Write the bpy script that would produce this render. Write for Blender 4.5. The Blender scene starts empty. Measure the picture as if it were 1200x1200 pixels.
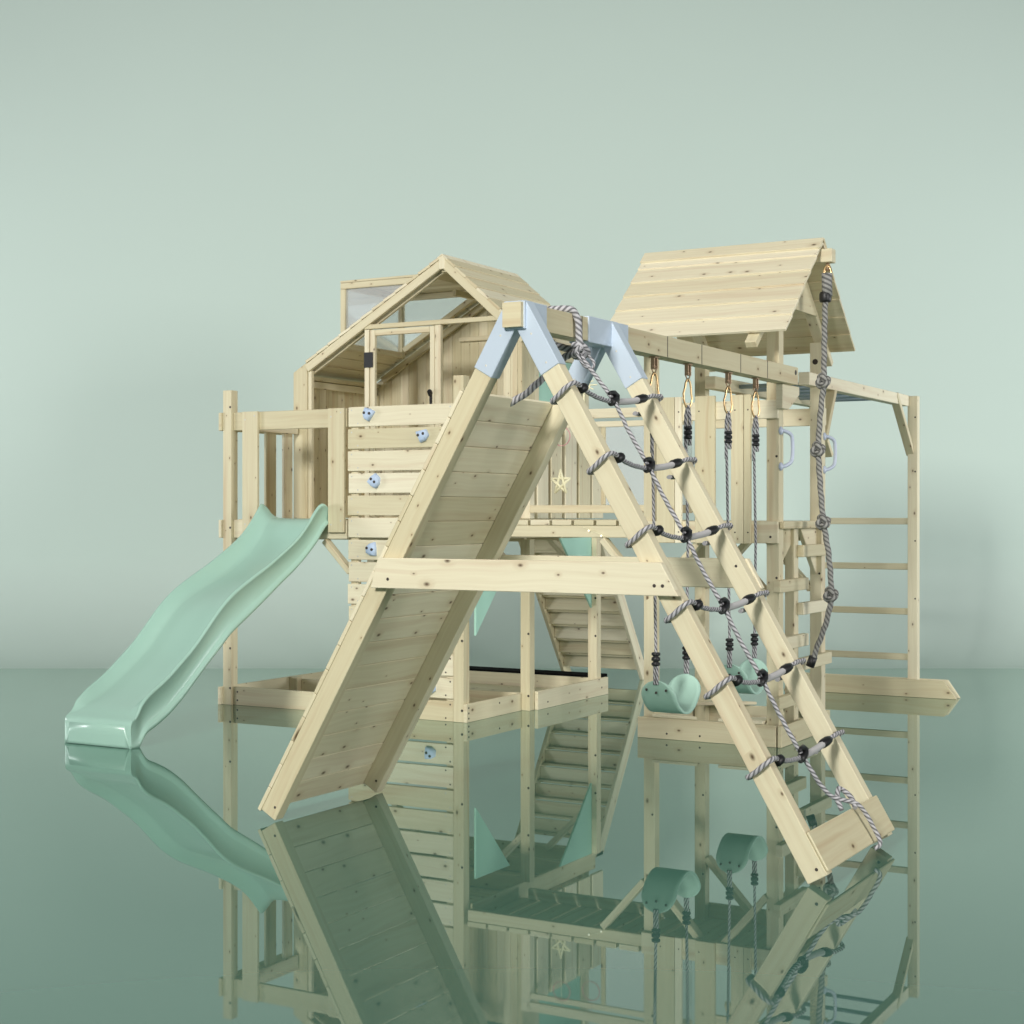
import bpy, math, random
from mathutils import Vector, Matrix
random.seed(7)
S = bpy.context.scene
COL = S.collection
TH = math.radians(29.343)

# ------------------------------------------------------------------ camera
cam = bpy.data.cameras.new('camera'); cam.lens = 55.5; cam.sensor_width = 36; cam.clip_start = .1; cam.clip_end = 300
camo = bpy.data.objects.new('camera', cam); COL.objects.link(camo)
camo.location = (6.194, -10.265, 1.6); camo.rotation_euler = (math.pi/2, 0, TH)
S.camera = camo
FW = Vector((-math.sin(TH), math.cos(TH), 0)); RT = Vector((math.cos(TH), math.sin(TH), 0))
def rel(r, d, z):                      # r metres right of the lens axis, d metres along it
    p = Vector((6.194, -10.265, 0)) + RT*r + FW*d
    return Vector((p.x, p.y, z))

# ------------------------------------------------------------------ world, lamps, exposure
w = bpy.data.worlds.new('World'); S.world = w; w.use_nodes = True
bgn = w.node_tree.nodes['Background']; bgn.inputs[0].default_value = (.90, .97, 1.0, 1); bgn.inputs[1].default_value = .05
def lamp(name, loc, aim, sx, sy, power, col=(1, 1, 1), spread=180):
    l = bpy.data.lights.new(name, 'AREA'); l.shape = 'RECTANGLE'; l.size = sx; l.size_y = sy; l.energy = power; l.color = col
    l.spread = math.radians(spread)
    o = bpy.data.objects.new(name, l); COL.objects.link(o); o.location = loc
    o.rotation_euler = (Vector(aim) - Vector(loc)).to_track_quat('-Z', 'Y').to_euler()
    return o
lamp('softbox_key', rel(-6.5, -6, 8.0), rel(0, 11.5, 1.6), 2.4, 2.4, 900, (1, .98, .92), 110)
lamp('softbox_fill', rel(12, -1, 4.6), rel(1, 11.5, 1.5), 4, 4, 400, (1, .985, .94), 110)
lamp('softbox_top', rel(-1, 5.0, 9), rel(0, 11.5, 2), 5, 5, 70, (1, .99, .96), 100)
lamp('backdrop_lamp_a', rel(-14, 12.5, 2.0), rel(2, 17.9, 6.6), 3, 2.4, 245, (.97, .985, 1), 90)
lamp('backdrop_lamp_b', rel(14, 12.5, 2.0), rel(-2, 17.9, 6.6), 3, 2.4, 245, (.97, .985, 1), 90)
S.view_settings.view_transform = 'Standard'; S.view_settings.look = 'None'
S.view_settings.exposure = 0; S.view_settings.gamma = 1; S.view_settings.use_curve_mapping = False
S.render.engine = 'CYCLES'
S.cycles.use_denoising = True; S.cycles.max_bounces = 8; S.cycles.transparent_max_bounces = 12
S.cycles.sample_clamp_indirect = 6

# ------------------------------------------------------------------ materials
def mat(name):
    m = bpy.data.materials.new(name); m.use_nodes = True
    nt = m.node_tree; b = nt.nodes['Principled BSDF']
    return m, nt, b
def N(nt, t, **k):
    n = nt.nodes.new(t)
    for a, v in k.items(): setattr(n, a, v)
    return n
def L(nt, a, b): nt.links.new(a, b)
def mth(nt, op, a, b=None, c=None, clamp=False):
    n = N(nt, 'ShaderNodeMath', operation=op, use_clamp=clamp)
    for i, v in enumerate((a, b, c)):
        if v is None: continue
        if isinstance(v, (int, float)): n.inputs[i].default_value = v
        else: L(nt, v, n.inputs[i])
    return n.outputs[0]
def mixc(nt, fac, a, b):
    n = N(nt, 'ShaderNodeMix', data_type='RGBA')
    for s, v in ((0, fac), (6, a), (7, b)):
        if isinstance(v, (tuple, float, int)): n.inputs[s].default_value = v if not isinstance(v, tuple) else (*v, 1)[:4]
        else: L(nt, v, n.inputs[s])
    return n.outputs[2]
def simple(name, col, rough=.5, metal=0., spec=.5, bump=0., bscale=60., coat=0., vary=.1, rv=.1):
    m, nt, b = mat(name)
    b.inputs['Base Color'].default_value = (*col, 1); b.inputs['Roughness'].default_value = rough
    b.inputs['Metallic'].default_value = metal; b.inputs['Specular IOR Level'].default_value = spec
    b.inputs['Coat Weight'].default_value = coat
    tc = N(nt, 'ShaderNodeTexCoord'); nz = N(nt, 'ShaderNodeTexNoise'); nz.inputs['Scale'].default_value = bscale; nz.inputs['Detail'].default_value = 4
    L(nt, tc.outputs['Object'], nz.inputs['Vector'])
    L(nt, mth(nt, 'MULTIPLY_ADD', nz.outputs[0], rv, rough-rv/2, clamp=True), b.inputs['Roughness'])
    L(nt, mixc(nt, mth(nt, 'MULTIPLY', nz.outputs[0], vary), col, tuple(c*.7 for c in col)), b.inputs['Base Color'])
    if bump:
        bp = N(nt, 'ShaderNodeBump'); bp.inputs['Strength'].default_value = bump; bp.inputs['Distance'].default_value = .002
        L(nt, nz.outputs[0], bp.inputs['Height']); L(nt, bp.outputs[0], b.inputs['Normal'])
    return m

def wood_mat():
    m, nt, b = mat('spruce_wood')
    uv = N(nt, 'ShaderNodeUVMap'); uv.uv_map = 'UVMap'
    at = N(nt, 'ShaderNodeAttribute'); at.attribute_name = 'tone'
    sep = N(nt, 'ShaderNodeSeparateXYZ'); L(nt, uv.outputs[0], sep.inputs[0])
    u, v = sep.outputs[0], sep.outputs[1]
    # slow wander of the grain
    wn = N(nt, 'ShaderNodeTexNoise'); wn.inputs['Scale'].default_value = 1.7; wn.inputs['Detail'].default_value = 2
    L(nt, uv.outputs[0], wn.inputs['Vector'])
    # knots
    kv = N(nt, 'ShaderNodeCombineXYZ'); L(nt, mth(nt, 'MULTIPLY', u, 5.2), kv.inputs[0]); L(nt, mth(nt, 'MULTIPLY', v, 8.5), kv.inputs[1])
    kn = N(nt, 'ShaderNodeTexVoronoi', feature='F1'); kn.voronoi_dimensions = '2D'; kn.inputs['Scale'].default_value = 1.0; kn.inputs['Randomness'].default_value = 1
    L(nt, kv.outputs[0], kn.inputs['Vector'])
    ks = N(nt, 'ShaderNodeSeparateXYZ'); L(nt, kn.outputs['Color'], ks.inputs[0])
    pres = mth(nt, 'GREATER_THAN', ks.outputs[0], .60)
    rad = mth(nt, 'MULTIPLY_ADD', mth(nt, 'POWER', ks.outputs[1], 2.0), .075, .028)
    d = mth(nt, 'DIVIDE', kn.outputs['Distance'], rad)
    knot = mth(nt, 'MULTIPLY', mth(nt, 'SUBTRACT', 1.25, d, clamp=True), pres)
    halo = mth(nt, 'MULTIPLY', mth(nt, 'MULTIPLY_ADD', d, -.28, 1.0, clamp=True), pres)
    # grain streaks
    gv = N(nt, 'ShaderNodeCombineXYZ')
    L(nt, mth(nt, 'MULTIPLY', u, 1.3), gv.inputs[0])
    vv = mth(nt, 'ADD', mth(nt, 'ADD', v, mth(nt, 'MULTIPLY', wn.outputs[0], .07)), mth(nt, 'MULTIPLY', halo, .018))
    L(nt, mth(nt, 'MULTIPLY', vv, 48), gv.inputs[1])
    g = N(nt, 'ShaderNodeTexNoise'); g.inputs['Scale'].default_value = 1; g.inputs['Detail'].default_value = 5; g.inputs['Roughness'].default_value = .6
    L(nt, gv.outputs[0], g.inputs['Vector'])
    gr = N(nt, 'ShaderNodeMapRange'); gr.inputs[1].default_value = .36; gr.inputs[2].default_value = .70; L(nt, g.outputs[0], gr.inputs[0])
    g2v = N(nt, 'ShaderNodeCombineXYZ'); L(nt, mth(nt, 'MULTIPLY', u, .5), g2v.inputs[0]); L(nt, mth(nt, 'MULTIPLY', vv, 14), g2v.inputs[1])
    g2 = N(nt, 'ShaderNodeTexNoise'); g2.inputs['Scale'].default_value = 1; g2.inputs['Detail'].default_value = 3; L(nt, g2v.outputs[0], g2.inputs['Vector'])
    heart = N(nt, 'ShaderNodeMapRange'); heart.inputs[1].default_value = .54; heart.inputs[2].default_value = .70; L(nt, g2.outputs[0], heart.inputs[0])
    c = mixc(nt, mth(nt, 'MULTIPLY', gr.outputs[0], .55), (.765, .70, .50), (.65, .56, .37))
    c = mixc(nt, mth(nt, 'MULTIPLY', heart.outputs[0], .55), c, (.60, .455, .29))
    c = mixc(nt, mth(nt, 'MULTIPLY', halo, .38), c, (.45, .30, .15))
    c = mixc(nt, mth(nt, 'MULTIPLY', knot, .95), c, (.10, .06, .03))
    hs = N(nt, 'ShaderNodeHueSaturation'); L(nt, c, hs.inputs['Color'])
    L(nt, mth(nt, 'MULTIPLY_ADD', at.outputs['Fac'], .26, .85), hs.inputs['Value'])
    L(nt, mth(nt, 'MULTIPLY_ADD', at.outputs['Fac'], -.30, 1.12), hs.inputs['Saturation'])
    L(nt, hs.outputs[0], b.inputs['Base Color'])
    b.inputs['Roughness'].default_value = .62; b.inputs['Specular IOR Level'].default_value = .3
    bp = N(nt, 'ShaderNodeBump'); bp.inputs['Strength'].default_value = .25; bp.inputs['Distance'].default_value = .001
    L(nt, g.outputs[0], bp.inputs['Height']); L(nt, bp.outputs[0], b.inputs['Normal'])
    return m
def rope_mat(name, light, dark, turns):
    m, nt, b = mat(name)
    uv = N(nt, 'ShaderNodeUVMap'); uv.uv_map = 'UVMap'
    sep = N(nt, 'ShaderNodeSeparateXYZ'); L(nt, uv.outputs[0], sep.inputs[0])
    ph = mth(nt, 'MULTIPLY', mth(nt, 'ADD', mth(nt, 'MULTIPLY', sep.outputs[0], 3.0), mth(nt, 'MULTIPLY', sep.outputs[1], turns)), 2*math.pi)
    s = mth(nt, 'MULTIPLY_ADD', mth(nt, 'SINE', ph), 1.5, .66, clamp=True)
    fz = N(nt, 'ShaderNodeTexNoise'); fz.inputs['Scale'].default_value = 260; tc = N(nt, 'ShaderNodeTexCoord'); L(nt, tc.outputs['Object'], fz.inputs['Vector'])
    c = mixc(nt, s, dark, light)
    c = mixc(nt, mth(nt, 'MULTIPLY', fz.outputs[0], .35), c, tuple(x*.55 for x in light))
    L(nt, c, b.inputs['Base Color']); b.inputs['Roughness'].default_value = .85; b.inputs['Specular IOR Level'].default_value = .15
    return m
def glass_mat():
    m, nt, b = mat('clear_pane'); out = nt.nodes['Material Output']
    t = N(nt, 'ShaderNodeBsdfTransparent'); t.inputs[0].default_value = (.99, 1, 1, 1)
    d = N(nt, 'ShaderNodeBsdfDiffuse'); d.inputs[0].default_value = (.92, .95, 1.0, 1)
    g = N(nt, 'ShaderNodeBsdfGlossy'); g.inputs['Roughness'].default_value = .05
    lw = N(nt, 'ShaderNodeLayerWeight'); lw.inputs[0].default_value = .25
    m1 = N(nt, 'ShaderNodeMixShader'); m1.inputs[0].default_value = .25; L(nt, t.outputs[0], m1.inputs[1]); L(nt, d.outputs[0], m1.inputs[2])
    m2 = N(nt, 'ShaderNodeMixShader'); L(nt, mth(nt, 'MULTIPLY', lw.outputs['Fresnel'], .5), m2.inputs[0]); L(nt, m1.outputs[0], m2.inputs[1]); L(nt, g.outputs[0], m2.inputs[2])
    L(nt, m2.outputs[0], out.inputs[0])
    return m
def floor_mat():
    m, nt, b = mat('polished_floor'); out = nt.nodes['Material Output']
    tc = N(nt, 'ShaderNodeTexCoord')
    nz = N(nt, 'ShaderNodeTexNoise'); nz.inputs['Scale'].default_value = .8; nz.inputs['Detail'].default_value = 5; L(nt, tc.outputs['Object'], nz.inputs['Vector'])
    d = N(nt, 'ShaderNodeBsdfDiffuse'); L(nt, mixc(nt, mth(nt, 'MULTIPLY', nz.outputs[0], .3), FLOOR_D, tuple(x*.85 for x in FLOOR_D)), d.inputs[0])
    g = N(nt, 'ShaderNodeBsdfGlossy'); g.inputs[0].default_value = (*FLOOR_G, 1)
    L(nt, mth(nt, 'MULTIPLY_ADD', nz.outputs[0], .012, .006), g.inputs['Roughness'])
    mx = N(nt, 'ShaderNodeMixShader'); fr = N(nt, 'ShaderNodeFresnel'); fr.inputs[0].default_value = 1.6
    f4 = mth(nt, 'POWER', fr.outputs[0], 4.0)
    L(nt, mth(nt, 'ADD', mth(nt, 'MULTIPLY_ADD', f4, 1.2, fr.outputs[0]), FLOOR_R, clamp=True), mx.inputs[0])
    L(nt, d.outputs[0], mx.inputs[1]); L(nt, g.outputs[0], mx.inputs[2]); L(nt, mx.outputs[0], out.inputs[0])
    return m
FLOOR_D = (.07, .17, .135); FLOOR_G = (.90, .97, .93); FLOOR_R = .03
WOOD = wood_mat()
MINT = simple('mint_plastic', (.42, .65, .555), .27, spec=.5, coat=.15, bscale=1.2, vary=.03, rv=.02)
MINTR = simple('mint_rubber', (.45, .68, .58), .45, bscale=6, vary=.05)
MINTB = simple('mint_board', (.40, .68, .57), .5, bscale=3, vary=.08)
METAL = simple('pale_blue_steel', (.57, .66, .77), .42, metal=.15, bump=.05, bscale=200)
TUBE = simple('grey_blue_tube', (.36, .46, .56), .35, metal=.2)
HOLD = simple('pale_blue_hold', (.50, .62, .82), .5, bump=.5, bscale=90)
HANDLE = simple('pale_lilac_handle', (.52, .58, .72), .4)
BLACK = simple('black_plastic', (.012, .012, .014), .45)
BRASS = simple('brass_hardware', (.72, .50, .26), .3, metal=.85)
COPPER = simple('copper_bracket', (.52, .36, .24), .45, metal=.5)
SCREW = simple('screw_head', (.62, .61, .55), .5, metal=.2)
BOLT = simple('dark_bolt', (.04, .03, .025), .5)
PALEW = simple('pale_straw', (.92, .88, .62), .6)
PINK = simple('pink_cord', (.70, .34, .36), .7)
BULB, _nt, _b = mat('warm_bulb'); _b.inputs['Base Color'].default_value = (1, .95, .8, 1); _b.inputs['Emission Color'].default_value = (1, .93, .75, 1); _b.inputs['Emission Strength'].default_value = .8
ROPE = rope_mat('grey_net_rope', (.55, .54, .57), (.13, .13, .14), 34)
ROPES = rope_mat('grey_swing_rope', (.52, .51, .53), (.07, .07, .08), 30)
ROPEK = rope_mat('dark_grey_rope', (.36, .355, .34), (.11, .11, .11), 30)
CANVAS = simple('black_canvas', (.008, .008, .009), .95, spec=.05)
SLEEVE = simple('grey_rope_sleeve', (.50, .49, .50), .8, spec=.1, bump=.4, bscale=300)
GLASS = glass_mat()
FLOORM = floor_mat()
BACK = simple('backdrop_paper', (.562, .668, .617), .9, spec=.1, bscale=.6)

# ------------------------------------------------------------------ mesh helper
class MB:
    def __init__(s): s.v = []; s.f = []; s.uv = []; s.mi = []; s.tone = []; s.sm = []
    def face(s, idx, uvs, mi, tone, sm=False):
        s.f.append(idx); s.uv.append(uvs); s.mi.append(mi); s.tone.append(tone); s.sm.append(sm)
    def hexa(s, P, grain, mi=0, tone=None):
        """P: eight corners, index bit0 = a, bit1 = b, bit2 = c ; grain = 0/1/2 axis of the wood grain"""
        b0 = len(s.v); s.v += [Vector(p) for p in P]
        if tone is None: tone = random.random()
        ou, ov = random.uniform(0, 50), random.uniform(0, 50)
        A = [(s.v[b0+1]-s.v[b0]), (s.v[b0+2]-s.v[b0]), (s.v[b0+4]-s.v[b0])]
        ln = [max(a.length, 1e-6) for a in A]; un = [a/l for a, l in zip(A, ln)]
        o = s.v[b0]
        quads = [((0, 2, 6, 4), 1, 2), ((1, 5, 7, 3), 1, 2), ((0, 4, 5, 1), 0, 2), ((2, 3, 7, 6), 0, 2), ((0, 1, 3, 2), 0, 1), ((4, 6, 7, 5), 0, 1)]
        flip = A[0].cross(A[1]).dot(A[2]) < 0
        for k, (q, p, r) in enumerate(quads):
            uvs = []
            for i in q:
                d = s.v[b0+i]-o; c = [d.dot(x) for x in un]
                if grain in (p, r):
                    oth = r if grain == p else p
                    uvs.append((ou + c[grain], ov + k*.37 + c[oth]))
                else: uvs.append((ou + .3*c[p], ov + k*.37 + c[r]))
            qq = [b0+i for i in q]
            if flip: qq = qq[::-1]; uvs = uvs[::-1]
            s.face(qq, uvs, mi, tone)
        return s
    def box(s, x0, x1, y0, y1, z0, z1, mi=0, tone=None, grain=None):
        if x0 > x1: x0, x1 = x1, x0
        if y0 > y1: y0, y1 = y1, y0
        if z0 > z1: z0, z1 = z1, z0
        d = (x1-x0, y1-y0, z1-z0)
        if grain is None: grain = d.index(max(d))
        return s.hexa([((x0, x1)[i & 1], (y0, y1)[i >> 1 & 1], (z0, z1)[i >> 2 & 1]) for i in range(8)], grain, mi, tone)
    def beam(s, p0, p1, wd, ht, up=(0, 0, 1), mi=0, tone=None, c0=0., c1=0.):
        """bar from p0 to p1, wd along the side axis, ht along up; c0/c1 shift the end along the bar at +up (mitre)"""
        p0, p1 = Vector(p0), Vector(p1); a = (p1-p0).normalized(); up = Vector(up)
        side = a.cross(up).normalized(); u = side.cross(a).normalized()
        P = []
        for i in range(8):
            base = p1 if i & 1 else p0
            sg = (1 if i >> 2 & 1 else -1)
            sh = (c1 if i & 1 else c0)*sg
            P.append(base + a*sh + side*wd/2*(1 if i >> 1 & 1 else -1) + u*ht/2*sg)
        return s.hexa(P, 0, mi, tone)
    def prism(s, pts, axis, t0, t1, grain2=(1, 0), mi=0, tone=None):
        """2-D polygon (in the plane across axis: x->(y,z), y->(x,z), z->(x,y)) extruded from t0 to t1"""
        if tone is None: tone = random.random()
        def mk(p, t): return Vector({'x': (t, p[0], p[1]), 'y': (p[0], t, p[1]), 'z': (p[0], p[1], t)}[axis])
        b0 = len(s.v); n = len(pts); s.v += [mk(p, t0) for p in pts] + [mk(p, t1) for p in pts]
        ou, ov = random.uniform(0, 50), random.uniform(0, 50); g = Vector(grain2).normalized(); h = Vector((-g.y, g.x))
        area = sum(pts[i][0]*pts[(i+1) % n][1]-pts[(i+1) % n][0]*pts[i][1] for i in range(n))
        f = (axis == 'y') != (area < 0)
        if t1 < t0: f = not f
        uv = [(ou+Vector(p).dot(g), ov+Vector(p).dot(h)) for p in pts]
        A = list(range(b0, b0+n)); B = list(range(b0+n, b0+2*n))
        s.face(A if f else A[::-1], uv if f else uv[::-1], mi, tone)
        s.face(B[::-1] if f else B, uv[::-1] if f else uv, mi, tone)
        for i in range(n):
            j = (i+1) % n; q = [A[i], A[j], B[j], B[i]]
            l = (Vector(pts[j])-Vector(pts[i])).length
            e = abs((Vector(pts[j])-Vector(pts[i])).dot(g)) > .6*l
            uu = [(ou, ov), (ou+l, ov), (ou+l, ov+abs(t1-t0)), (ou, ov+abs(t1-t0))] if e else [(ou, ov), (ou, ov+l), (ou+abs(t1-t0)*.3, ov+l), (ou+abs(t1-t0)*.3, ov)]
            s.face(q[::-1] if f else q, uu[::-1] if f else uu, mi, tone)
        return s
    def tube(s, path, r, seg=10, mi=0, lobes=0, twist=0., closed=False, caps=True, tone=.5):
        path = [Vector(p) for p in path]
        n = len(path); rr = r if isinstance(r, (list, tuple)) else [r]*n
        tans = []
        for i in range(n):
            a = path[(i-1) % n] if (closed or i > 0) else path[i]
            b = path[(i+1) % n] if (closed or i < n-1) else path[i]
            tans.append((b-a).normalized())
        nrm = tans[0].orthogonal().normalized(); fr = []; Ls = [0]
        for i in range(n):
            if i:
                q = tans[i-1].rotation_difference(tans[i]); nrm = q @ nrm; Ls.append(Ls[-1]+(path[i]-path[i-1]).length)
            nrm = (nrm-tans[i]*nrm.dot(tans[i])).normalized(); fr.append((nrm.copy(), tans[i].cross(nrm)))
        b0 = len(s.v)
        for i in range(n):
            for k in range(seg):
                th = 2*math.pi*k/seg
                R = rr[i]*(1+(.13*math.cos(lobes*th+2*math.pi*twist*Ls[i]) if lobes else 0))
                s.v.append(path[i]+fr[i][0]*math.cos(th)*R+fr[i][1]*math.sin(th)*R)
        m = n if closed else n-1
        for i in range(m):
            j = (i+1) % n; l1 = Ls[j] if j else Ls[i]+(path[0]-path[i]).length
            for k in range(seg):
                k2 = (k+1) % seg
                s.face([b0+i*seg+k, b0+i*seg+k2, b0+j*seg+k2, b0+j*seg+k],
                       [(k/seg, Ls[i]), ((k+1)/seg, Ls[i]), ((k+1)/seg, l1), (k/seg, l1)], mi, tone, True)
        if caps and not closed:
            s.face([b0+k for k in range(seg)][::-1], [(0, 0)]*seg, mi, tone)
            s.face([b0+(n-1)*seg+k for k in range(seg)], [(0, 0)]*seg, mi, tone)
        return s
    def cyl(s, p0, p1, r, seg=12, mi=0, r1=None):
        return s.tube([p0, p1], [r, r if r1 is None else r1], seg, mi)
    def ball(s, c, r, mi=0, seg=10, ring=6, sq=(1, 1, 1), jit=0.):
        c = Vector(c); b0 = len(s.v)
        s.v.append(c+Vector((0, 0, -r*sq[2])))
        for i in range(1, ring):
            a = math.pi*i/ring-math.pi/2
            for k in range(seg):
                th = 2*math.pi*k/seg; q = 1+random.uniform(-jit, jit)
                s.v.append(c+Vector((math.cos(a)*math.cos(th)*r*sq[0], math.cos(a)*math.sin(th)*r*sq[1], math.sin(a)*r*sq[2]))*q)
        s.v.append(c+Vector((0, 0, r*sq[2]))); top = len(s.v)-1
        z = [(0, 0)]*4
        for k in range(seg): s.face([b0, b0+1+(k+1) % seg, b0+1+k], z[:3], mi, .5, True)
        for i in range(ring-2):
            for k in range(seg):
                a = b0+1+i*seg; s.face([a+k, a+(k+1) % seg, a+seg+(k+1) % seg, a+seg+k], z, mi, .5, True)
        a = b0+1+(ring-2)*seg
        for k in range(seg): s.face([a+k, a+(k+1) % seg, top], z[:3], mi, .5, True)
        return s
    def screw(s, p, nrm, r=.008, mi=1):
        p = Vector(p); nrm = Vector(nrm).normalized()
        return s.cyl(p-nrm*.003, p+nrm*.0025, r, 8, mi)
    def build(s, name, mats, parent=None, bevel=.004, base=None):
        if not isinstance(mats, (list, tuple)): mats = [mats]
        o0 = Vector((0, 0, 0)); q = parent
        while q is not None: o0 += q.location; q = q.parent
        if base is not None: o0 = o0+Vector(base)
        me = bpy.data.meshes.new(name)
        me.from_pydata([tuple(v-o0) for v in s.v], [], s.f)
        uvl = me.uv_layers.new(name='UVMap'); flat = []
        for u in s.uv:
            for t in u: flat += [t[0], t[1]]
        uvl.data.foreach_set('uv', flat)
        ta = me.attributes.new('tone', 'FLOAT', 'FACE'); ta.data.foreach_set('value', s.tone)
        me.polygons.foreach_set('material_index', s.mi); me.polygons.foreach_set('use_smooth', s.sm)
        for m in mats: me.materials.append(m)
        me.update()
        o = bpy.data.objects.new(name, me); COL.objects.link(o)
        if parent is not None: o.parent = parent
        if base is not None: o.location = base
        if bevel:
            bv = o.modifiers.new('bevel', 'BEVEL'); bv.width = bevel; bv.segments = 1; bv.limit_method = 'ANGLE'; bv.angle_limit = math.radians(50)
        return o
def thing(name, loc, label, cat, group=None):
    o = bpy.data.objects.new(name, None); COL.objects.link(o); o.location = loc; o.empty_display_size = .2
    o['label'] = label; o['category'] = cat
    if group: o['group'] = group
    return o
def spline(pts, n=8, closed=False):
    pts = [Vector(p) for p in pts]; out = []; m = len(pts)
    for i in range(m if closed else m-1):
        if closed: p0, p1, p2, p3 = pts[i-1], pts[i], pts[(i+1) % m], pts[(i+2) % m]
        else: p0, p1, p2, p3 = pts[max(i-1, 0)], pts[i], pts[i+1], pts[min(i+2, m-1)]
        for k in range(n):
            t = k/n
            out.append(.5*((2*p1)+(p2-p0)*t+(2*p0-5*p1+4*p2-p3)*t*t+(3*p1-p0-3*p2+p3)*t**3))
    if not closed: out.append(pts[-1])
    return out
def resample(path, step):
    path = [Vector(p) for p in path]; out = [path[0]]; acc = 0
    for a, b in zip(path, path[1:]):
        l = (b-a).length; t = step-acc
        while t < l: out.append(a+(b-a)*t/l); t += step
        acc = l-(t-step)
    out.append(path[-1]); return out
def rope(mb, pts, r, turns, mi=0, n=8, seg=9, step=.011):
    return mb.tube(resample(spline(pts, n), step), r, seg, mi, 3, turns)

# ------------------------------------------------------------------ the setting: floor and backdrop sweep
def setting():
    fl = MB(); D0 = 16.2
    c = [rel(-45, -14, 0), rel(45, -14, 0), rel(45, D0, 0), rel(-45, D0, 0)]
    fl.v = c; fl.face([0, 1, 2, 3], [(0, 0)]*4, 0, .5)
    o = fl.build('floor', FLOORM, bevel=0); o['kind'] = 'structure'
    bd = MB(); prof = []
    R = 1.1
    prof.append((D0-.5, -.004)); prof.append((D0-.2, -.001))
    for i in range(0, 25):
        a = math.pi/2*i/24; prof.append((D0+1.7*math.sin(a), .0005+R*(1-math.cos(a))))
    prof.append((D0+1.7, 9)); prof.append((D0+1.7, 22))
    for i, (d, z) in enumerate(prof):
        bd.v += [rel(-45, d, z), rel(45, d, z)]
        if i: bd.face([2*i-2, 2*i-1, 2*i+1, 2*i], [(0, 0)]*4, 0, .5, True)
    o = bd.build('backdrop', BACK, bevel=0); o['kind'] = 'structure'
setting()

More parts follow.
